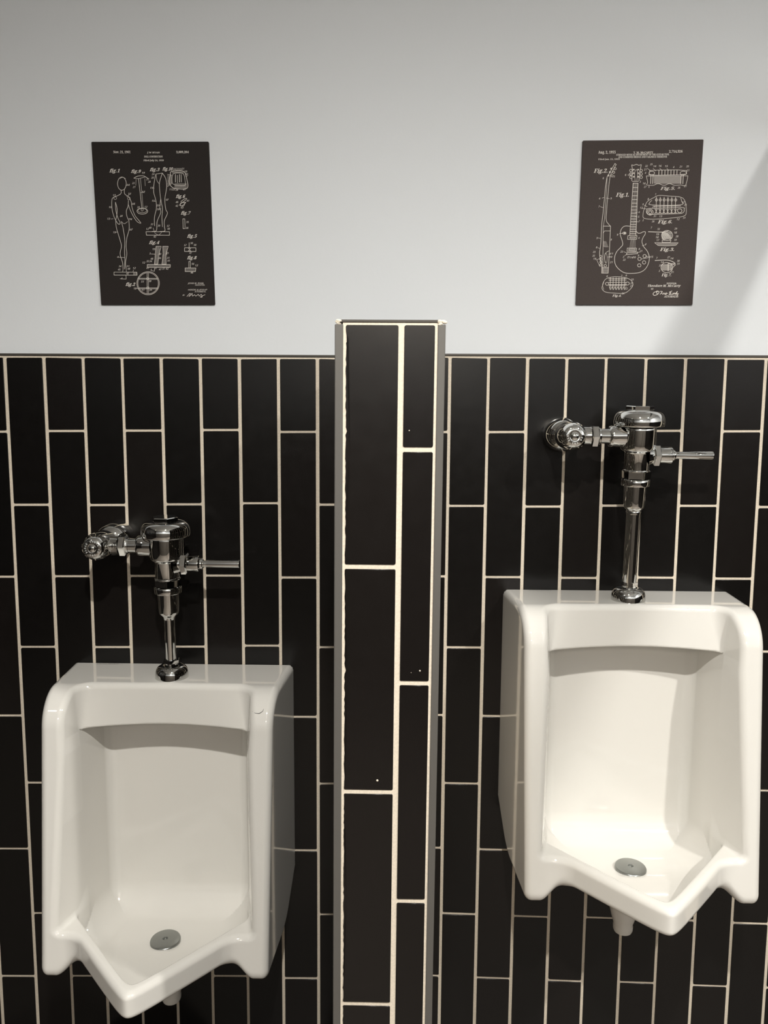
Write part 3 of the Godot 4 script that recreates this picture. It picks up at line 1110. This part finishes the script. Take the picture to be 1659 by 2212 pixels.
func poster_doll() -> void:
	var s := Sheet.new()
	s.c = [Vector2(0.1915, 0.5690), Vector2(0.4255, 0.5697), Vector2(0.4316, 0.2541), Vector2(0.1991, 0.2531)]
	s.g = [Vector2(95, 90), Vector2(1497, 88), Vector2(1572, 2037), Vector2(213, 2037)]
	s.ink.resize(s.w * s.h)
	# fig 1: a plain jointed display mannequin on a plinth
	s.circle(462, 580, 52, 78)
	s.path("440,520 470,505 505,520", 2.4)
	s.path("450,655 448,700 380,735")
	s.path("492,648 495,700 545,735")
	s.path("380,735 345,760 340,840 352,920 375,990 410,1050 432,1062 440,1040 415,990 390,900 385,800")
	s.path("545,735 575,800 585,870 620,960 660,1010 688,1048 650,1035 610,985 565,900 540,830")
	s.path("385,800 405,880 400,960 388,1010")
	s.path("540,780 535,850 515,900 520,960 545,1020")
	s.path("388,1010 395,1100 430,1220 455,1320 440,1420 468,1520 475,1600")
	s.path("545,1020 548,1120 520,1230 512,1330 520,1420 505,1520 512,1600")
	s.path("455,1030 480,1130 495,1260 492,1380 496,1480 492,1600")
	s.path("455,1030 490,1055 530,1030", 2.4)
	s.circle(382, 752, 16, 16, 2.2)
	s.circle(545, 755, 16, 16, 2.2)
	s.path("368,1638 640,1638 643,1674 368,1674", 3.0, true, false)
	s.hatch(600, 1640, 640, 1672, 9, 0.0)
	s.path("475,1600 470,1638", 2.4)
	s.path("512,1600 515,1638", 2.4)
	s.path("405,1458 495,1462", 2.6)
	s.path("510,1680 512,1722 440,1718", 2.6, false, false)
	# fig 9: stand
	s.path("605,515 650,492 720,488 775,520", 3.4)
	s.path("605,515 660,520 740,500", 2.6)
	s.path("660,520 700,865")
	s.path("684,520 716,865", 2.2)
	s.path("632,530 628,600", 2.0)
	s.path("736,520 740,605", 2.0)
	s.circle(706, 905, 64, 36)
	s.circle(706, 898, 52, 26, 2.4)
	s.circle(704, 888, 12, 16, 2.4)
	# fig 3: a pair of legs from the side on a block
	s.path("868,465 848,560 842,680 868,780 872,880 850,980 852,1080")
	s.path("945,455 985,520 996,620 975,760 985,880 1005,930 968,1020 970,1090")
	s.path("868,465 945,455", 3.0)
	s.path("868,465 880,540 905,578", 2.6)
	s.path("945,455 912,560 912,640 925,760 945,870 940,980 945,1090")
	s.path("925,760 915,860 925,920 885,1020 878,1090")
	s.path("750,1150 1030,1150 1030,1192 755,1192", 3.2, true, false)
	s.path("835,1105 850,1150", 2.2)
	s.path("880,1090 870,1140 820,1148", 3.4)
	s.path("968,1090 975,1140 915,1148", 3.4)
	s.path("850,1160 900,1190 940,1150", 2.0)
	# fig 10: section through a block
	s.path("1055,435 1195,432 1235,520 1242,630 1130,640 1060,620 1025,560 1040,480", 3.6, true)
	s.path("1080,460 1190,460 1215,545 1210,600 1085,590 1060,540", 2.6, true)
	s.hatch(1060, 436, 1200, 458, 12, 1.0)
	s.hatch(1090, 575, 1235, 632, 13, -1.0)
	s.path("1100,470 1100,560", 4.0)
	s.path("1150,470 1150,560", 4.0)
	s.path("1125,480 1125,570", 3.0)
	s.path("1170,470 1172,560", 3.0)
	for k in 9:
		s.line(Vector2(1005, 470 + k * 18), Vector2(1058, 480 + k * 12), 2.4)
	# fig 6, fig 7
	s.path("1165,790 1215,755 1235,760 1190,800 1225,800 1180,840 1150,830 1200,790", 3.0)
	s.circle(1185, 820, 26, 24, 2.4)
	s.path("1190,995 1192,1112 1216,1112 1212,995", 3.0, true, false)
	# fig 4: two posts set in a base, in section
	s.path("870,1325 930,1325 905,1420 890,1540 850,1540 862,1420", 3.0, true, false)
	s.path("950,1325 1015,1325 988,1420 990,1540 940,1540 955,1420", 3.0, true, false)
	s.hatch(868, 1330, 915, 1430, 11, -0.8)
	s.hatch(856, 1430, 895, 1536, 11, -0.8)
	s.hatch(952, 1330, 1002, 1430, 11, -0.8)
	s.hatch(946, 1430, 988, 1536, 11, -0.8)
	s.path("765,1545 1040,1545 1038,1578 765,1578", 3.4, true, false)
	s.hatch(770, 1547, 1034, 1576, 15, -1.0)
	s.path("812,1418 860,1420", 2.6)
	s.path("850,1590 850,1625 815,1618", 2.6, false, false)
	# fig 5, fig 8
	s.path("1210,1342 1345,1342 1345,1385 1210,1385", 3.2, true, false)
	s.path("1255,1345 1285,1380 1255,1380 1285,1345", 2.4, true, false)
	s.path("1265,1280 1265,1342", 3.0)
	s.path("1218,1585 1345,1585 1340,1628 1218,1628", 3.2, true, false)
	s.hatch(1222, 1588, 1336, 1626, 16, 1.0)
	s.path("1262,1505 1262,1585", 3.0)
	s.path("1280,1505 1280,1585", 3.0)
	s.path("1262,1505 1280,1505", 3.0)
	# fig 2: round base seen from below
	s.circle(775, 1772, 134, 140, 3.4, 44)
	s.circle(775, 1772, 122, 128, 2.6, 44)
	s.path("762,1650 764,1895", 2.8)
	s.path("778,1650 780,1895", 2.8)
	s.path("660,1712 888,1712", 2.8)
	s.path("660,1724 888,1724", 2.8)
	s.path("664,1828 890,1828", 2.8)
	s.path("664,1840 890,1840", 2.8)
	s.circle(771, 1716, 14, 14, 2.4)
	s.circle(772, 1828, 14, 14, 2.4)
	s.path("620,1838 660,1834", 2.4)
	# signature
	s.path("1240,1930 1270,1895 1280,1900 1262,1930 1285,1915 1300,1892 1305,1925 1330,1910 1345,1925 1375,1905 1385,1925 1410,1905 1420,1938 1400,1935 1455,1908", 3.0)
	# lead lines
	for e in ["515,600 545,596", "575,822 600,822", "440,970 462,965", "330,1000 358,997", "540,995 572,1000", "548,1130 580,1128", "380,1158 412,1155", "688,685 728,678", "830,630 848,632", "845,785 868,788", "990,775 1012,770", "900,840 925,830", "905,885 928,875", "560,700 520,735", "600,1610 595,1638"]:
		s.path(e, 2.2)
	poster(s, Color(0.165, 0.148, 0.142), "black panel print of a white line-drawn mannequin and stand, above the lower urinal", [
		["Nov. 21, 1961", 360, 195, 565, 230, true, 0.0], ["J W RYAN", 765, 208, 915, 232, true, 0.0], ["DOLL CONSTRUCTION", 730, 254, 948, 275, true, 0.0], ["Filed July 24, 1959", 722, 298, 962, 324, true, 0.0], ["3,009,284", 1112, 198, 1260, 230, true, 0.0],
		["fig.1", 312, 405, 438, 462, true, 0.35], ["fig.9", 570, 415, 690, 467, true, 0.35], ["fig.3", 795, 395, 915, 447, true, 0.35], ["fig.10", 945, 388, 1072, 440, true, 0.35], ["fig.6", 1105, 710, 1220, 764, true, 0.35], ["fig.7", 1165, 908, 1285, 962, true, 0.35], ["fig.5", 1240, 1183, 1360, 1238, true, 0.35], ["fig.8", 1240, 1443, 1355, 1498, true, 0.35], ["fig.4", 785, 1260, 912, 1313, true, 0.35], ["fig.2", 505, 1765, 625, 1820, true, 0.35],
		["JOHN W. RYAN,", 1248, 1766, 1440, 1788, false, 0.25], ["INVENTOR.", 1335, 1790, 1452, 1804, false, 0.25], ["HERZIG & JESSUP", 1252, 1846, 1480, 1866, false, 0.25], ["ATTORNEYS.", 1330, 1869, 1465, 1885, false, 0.25], ["BY", 1188, 1912, 1215, 1928, false, 0.2],
	], [[false, "372,718,13 555,700,11 540,596,14 604,820,16 325,860,10 455,965,31 305,998,13 568,1003,14 575,1127,17 375,1160,15 415,1455,4 440,1568,34 535,1568,51 430,1608,45 545,1598,48 612,1590,12 530,1655,42 460,1716,4 720,455,19 770,530,21 790,560,28 600,575,22 608,622,21 722,678,12 660,860,34 750,858,12 835,470,24 828,512,20 818,632,15 838,785,15 1004,772,17 890,840,32 895,884,32 820,1065,31 800,1105,48 770,1120,12 905,1080,36 1015,1085,57 1020,1118,48 855,1212,42 1090,412,24 1125,412,22 1158,412,22 1190,408,21 1225,440,19 1235,470,32 1238,490,17 1048,650,11 1082,650,23 1118,655,28 1210,650,67 1120,800,46 1250,785,41 1118,845,42 1180,866,43 1245,1038,35 1240,1108,36 1295,1290,56 1220,1315,57 1335,1312,58 1282,1408,47 1310,1540,56 1355,1558,12 1298,1645,46 845,1362,15 915,1420,30 1005,1410,31 800,1415,5 820,1478,48 915,1470,36 1015,1468,31 770,1508,35 805,1508,34 1020,1502,41 725,1525,12 770,1590,41 865,1592,37 920,1606,47 960,1598,37 1003,1598,42 812,1612,5 708,1755,51 798,1748,38 715,1855,51 805,1855,34 620,1838,12"]])


func poster_guitar() -> void:
	var s := Sheet.new()
	s.c = [Vector2(1.1642, 0.5726), Vector2(1.4004, 0.5749), Vector2(1.3959, 0.2578), Vector2(1.1618, 0.2571)]
	s.g = [Vector2(160, 75), Vector2(1603, 62), Vector2(1470, 2040), Vector2(75, 2038)]
	s.ink.resize(s.w * s.h)
	# fig 1: an electric guitar with one cutaway, seen from the front
	s.path("722,1082 660,1082 620,1120 608,1180 625,1240 638,1300 610,1340 565,1390 540,1460 548,1540 590,1600 660,1645 750,1652 840,1640 905,1600 945,1530 955,1450 930,1380 890,1330 868,1270 880,1220 905,1180 908,1150 880,1150 850,1165 820,1165 798,1140", 3.4)
	s.path("762,570 722,1190", 3.6)
	s.path("820,570 795,1190", 3.6)
	var yf := 570.0
	var st := 52.0
	while yf < 1185.0:
		var k := (yf - 570.0) / 620.0
		s.line(Vector2(762 - 40 * k, yf), Vector2(820 - 25 * k, yf), 3.4)
		yf += st
		st = maxf(st * 0.955, 16.0)
	for k in 4:
		s.line(Vector2(774 + k * 12, 575), Vector2(740 + k * 14, 1185), 1.8, 0.8)
	for k in 5:
		s.line(Vector2(738 + k * 12, 1240), Vector2(722 + k * 16, 1350), 2.0, 0.8)
	s.path("745,540 758,430 745,355 770,360 800,348 830,360 860,352 842,430 832,540", 3.2, false, false)
	s.path("752,548 826,548", 3.4)
	s.path("785,540 780,450 800,410 818,450 806,540", 2.4)
	for k in 3:
		s.circle(735, 420 + k * 40, 15, 15, 3.0, 14)
		s.circle(858, 420 + k * 40, 15, 15, 3.0, 14)
		s.circle(770, 410 + k * 42, 5, 5, 5.0, 8)
		s.circle(822, 410 + k * 42, 5, 5, 5.0, 8)
	s.path("700,1195 808,1195 802,1240 696,1240", 3.0, true, false)
	s.path("722,1212 790,1212 788,1226 722,1226", 3.0, true, false)
	s.path("692,1346 802,1346 798,1384 688,1384", 3.0, true, false)
	s.path("710,1358 786,1358 784,1372 710,1372", 3.0, true, false)
	s.path("690,1402 815,1394 815,1412 680,1424", 3.4, true, false)
	for p in [Vector2(900, 1442), Vector2(838, 1476), Vector2(893, 1518), Vector2(835, 1554)]:
		s.circle(p.x, p.y, 20, 20, 3.0, 18)
	s.circle(658, 1166, 20, 14, 3.0, 16)
	s.circle(660, 1166, 7, 5, 5.0, 10)
	s.path("598,1172 640,1168", 2.4)
	# fig 2: the same from the side
	s.path("545,338 480,450 452,500 432,620 405,900 385,1080 375,1300 360,1420 385,1560 385,1650", 3.2)
	s.path("560,350 500,460 485,510 468,640 445,900 440,1010 470,1060 490,1082", 3.2)
	s.path("452,510 428,900 408,1080", 2.4)
	s.path("545,338 560,350", 3.0)
	s.path("405,1082 492,1082 480,1350 462,1650 385,1650", 3.2, false, false)
	s.path("405,1082 402,1300 398,1560 400,1650", 2.6)
	s.path("405,1165 420,1140 485,1140", 2.6, false, false)
	s.hatch(412, 1262, 470, 1330, 70, 0.0)
	for k in 5:
		s.line(Vector2(415, 1270 + k * 15), Vector2(440 + 6 * k, 1270 + k * 15), 2.2)
		s.line(Vector2(386, 1580 + k * 14), Vector2(462, 1580 + k * 14), 2.6)
	s.path("470,1380 430,1410 418,1470 430,1520", 2.6)
	s.circle(436, 1470, 16, 60, 2.0, 18)
	s.circle(428, 1560, 14, 16, 3.0, 14)
	for k in 4:
		s.circle(375, 1448 + k * 34, 12, 14, 3.0, 12)
	for k in 3:
		s.circle(548 - k * 18, 400 + k * 42, 13, 13, 3.0, 12)
		s.circle(500 - k * 16, 400 + k * 40, 6, 8, 4.0, 10)
	# fig 5: a bar on two posts over the body, in section
	s.path("950,470 960,420 1060,415 1290,412 1400,420 1400,460 1310,470 1040,475", 3.0, true, false)
	for k in 7:
		s.line(Vector2(1070 + k * 36, 418), Vector2(1068 + k * 36, 468), 4.0)
	s.circle(985, 450, 34, 20, 3.0, 18)
	s.circle(1360, 450, 38, 22, 3.0, 18)
	s.path("920,485 1415,482", 3.2)
	s.path("920,485 935,560 925,590 1000,595 1060,575 1130,595 1195,575 1260,595 1330,590 1380,600 1400,560 1415,482", 2.8)
	s.hatch(1010, 490, 1330, 575, 9, 0.5, 1.8)
	s.hatch(1010, 490, 1330, 575, 13, -0.9, 1.4)
	for x in [975.0, 1000.0, 1335.0, 1360.0]:
		s.line(Vector2(x, 470), Vector2(x - 5, 575), 4.0)
	# fig 6: the bar from above
	s.path("900,860 930,790 1010,740 1070,715 1200,722 1330,735 1375,770 1392,830 1395,930 1350,965 1200,985 1000,998 890,985 882,930", 2.8, true)
	s.path("985,775 960,800 985,828 1330,826 1340,780 1330,745", 3.0)
	s.path("920,905 940,872 1010,868 1340,858 1370,880 1362,915 1300,930 1010,940 940,940", 3.2, true)
	for k in 6:
		var x := 1040.0 + k * 46.0
		s.circle(x, 768, 14, 14, 3.0, 14)
		s.line(Vector2(x, 735), Vector2(x - 4, 930), 3.4)
		s.path("%d,875 %d,905 %d,930" % [x - 20, x - 4, x - 24], 2.6)
		s.path("%d,875 %d,905 %d,930" % [x + 14, x - 2, x + 16], 2.6)
	s.circle(965, 915, 36, 34, 3.6, 20)
	s.circle(965, 915, 18, 18, 4.0, 14)
	s.path("1295,880 1330,876 1345,895 1330,918 1300,915", 3.4, true)
	s.path("1010,845 1330,838", 3.6)
	# fig 3 and fig 7: cross sections of the bar
	s.path("945,1148 1105,1152 1180,1140", 4.4)
	s.circle(1168, 1192, 66, 60, 3.0, 30)
	for k in 9:
		s.line(Vector2(1108 + k * 8, 1150 + k * 2), Vector2(1118 + k * 13, 1245 - k * 2), 2.6)
		s.line(Vector2(1106, 1160 + k * 9), Vector2(1222, 1150 + k * 10), 2.2)
	s.path("1110,1250 1215,1250 1205,1275 1110,1275", 2.8, true, false)
	s.path("1020,1280 1300,1280 1270,1310 1150,1318 1060,1312", 2.8, true, false)
	s.hatch(1050, 1284, 1280, 1310, 9, -0.8, 1.8)
	s.path("1025,1495 1180,1490 1265,1530 1180,1530", 4.0)
	s.circle(1165, 1580, 70, 62, 3.0, 30)
	s.hatch(1105, 1550, 1225, 1615, 9, 0.0, 1.8)
	s.hatch(1105, 1550, 1225, 1615, 11, 1.0, 1.6)
	s.path("1105,1545 1270,1545 1215,1600", 3.0, false, false)
	s.path("1180,1540 1180,1620", 5.0)
	# fig 4
	s.path("400,1790 430,1725 520,1695 650,1700 735,1735 758,1800 700,1870 640,1895 520,1892 430,1880 390,1840", 2.8, true)
	s.path("420,1735 395,1790 410,1850", 2.0)
	for k in 6:
		s.line(Vector2(490 + k * 34, 1705), Vector2(486 + k * 34, 1850), 3.0)
	for y in [1715.0, 1735.0, 1762.0, 1790.0, 1800.0]:
		s.line(Vector2(470, y), Vector2(680, y - 2), 3.2)
	for k in 6:
		s.path("%d,1815 %d,1850 %d,1815" % [476 + k * 34, 492 + k * 34, 508 + k * 34], 2.6)
	s.circle(450, 1780, 20, 18, 3.0, 14)
	s.circle(695, 1775, 22, 18, 3.0, 14)
	# signature
	s.path("1065,1870 1015,1880 1000,1905 1020,1920 1060,1900 1070,1872 1040,1868 1050,1905", 4.0)
	s.path("1085,1870 1110,1872 1085,1905 1100,1890 1118,1905 1130,1888 1140,1905 1158,1885 1150,1908 1172,1892", 4.0)
	s.path("1225,1865 1195,1880 1215,1888 1190,1905 1230,1905 1240,1888 1238,1905 1260,1888 1262,1905 1290,1870 1275,1905 1300,1895 1285,1925", 4.0)
	# lead lines
	for e in ["390,748 415,740", "445,748 480,755", "370,850 405,862", "790,915 815,915", "785,970 812,970", "780,1025 825,1030", "340,1225 372,1230", "340,1345 365,1350", "870,1320 905,1305", "910,1442 965,1450", "860,1478 965,1455", "700,470 740,455", "700,478 742,480", "930,395 975,425", "1000,395 1030,425", "1080,395 1110,420", "1165,395 1190,420", "895,830 930,850", "870,870 930,875", "490,1415 470,1425", "480,1452 455,1455", "320,1490 362,1475", "330,1495 362,1570", "650,1390 690,1405", "660,1440 680,1424", "850,1390 815,1400"]:
		s.path(e, 2.2)
	poster(s, Color(0.275, 0.248, 0.240), "dark panel print of a white line-drawn electric guitar, its ground paled to show sheen, above the higher urinal", [  # ground paler than the doll panel: sheen put into the colour
		["Aug. 2, 1955", 345, 193, 552, 236, true, 0.0], ["T. M. McCARTY", 765, 205, 1000, 228, true, 0.0], ["STRINGED MUSICAL INSTRUMENT OF THE GUITAR TYPE", 560, 231, 1190, 252, true, 0.0], ["AND COMBINED BRIDGE AND TAILPIECE THEREFOR", 585, 258, 1165, 278, true, 0.0], ["2,714,326", 1190, 191, 1350, 226, true, 0.0], ["Filed Jan. 21, 1953", 345, 282, 600, 305, true, 0.0],
		["Fig.2.", 290, 400, 455, 465, true, 0.35], ["Fig.1.", 555, 686, 710, 750, true, 0.35], ["Fig.5.", 1085, 620, 1258, 668, true, 0.35], ["Fig.6.", 1055, 1012, 1225, 1068, true, 0.35], ["Fig.3.", 1080, 1345, 1250, 1398, true, 0.35], ["Fig.7.", 1100, 1655, 1215, 1702, true, 0.35], ["Fig.4.", 512, 1912, 618, 1948, true, 0.35],
		["INVENTOR.", 1160, 1768, 1280, 1787, true, 0.1], ["Theodore M. McCarty", 935, 1790, 1330, 1828, true, 0.4], ["BY", 975, 1836, 1005, 1853, true, 0.0], ["ATTORNEYS", 1130, 1925, 1300, 1948, true, 0.3],
	], [[false, "405,515,6 535,495,3 672,478,6 845,560,3 920,375,22 978,355,25 1020,378,14 1085,375,16 1160,378,15 1245,390,4 1330,385,21 1410,382,20 1415,430,21 905,415,21 908,455,4 895,580,16 905,620,27 950,620,5 1308,632,26 1385,615,27 1030,710,7 942,765,8 880,828,1 862,868,12 1005,855,24 1360,805,12 1385,835,25 360,755,4 498,755,9 355,850,7 832,920,4 828,975,5 835,1028,7 880,1015,2 1000,1030,26 1020,968,31 1092,970,13 1300,1005,12 1370,990,31 980,1105,7 1065,1122,32 1270,1118,29 1055,1185,19 1050,1220,18 1058,1255,17 1268,1165,18 1285,1210,28 1265,1252,33 575,1188,9 330,1228,5 325,1340,8 295,1395,23 290,1440,22 305,1478,19 505,1415,11 495,1455,10 500,1520,21 500,1248,1 830,1228,4 912,1305,1 835,1360,8 855,1385,21 625,1392,23 645,1455,3 655,1490,22 705,1458,25 745,1462,14 778,1460,16 825,1440,9 985,1455,15 1045,1470,7 1185,1460,27 1225,1475,14 1300,1505,30 1300,1540,31 1110,1520,14 1085,1560,29 1075,1625,2 1230,1640,21 450,1690,8 625,1685,7 680,1680,6 750,1730,33 745,1775,27 740,1810,27 680,1840,12 640,1900,34"]])
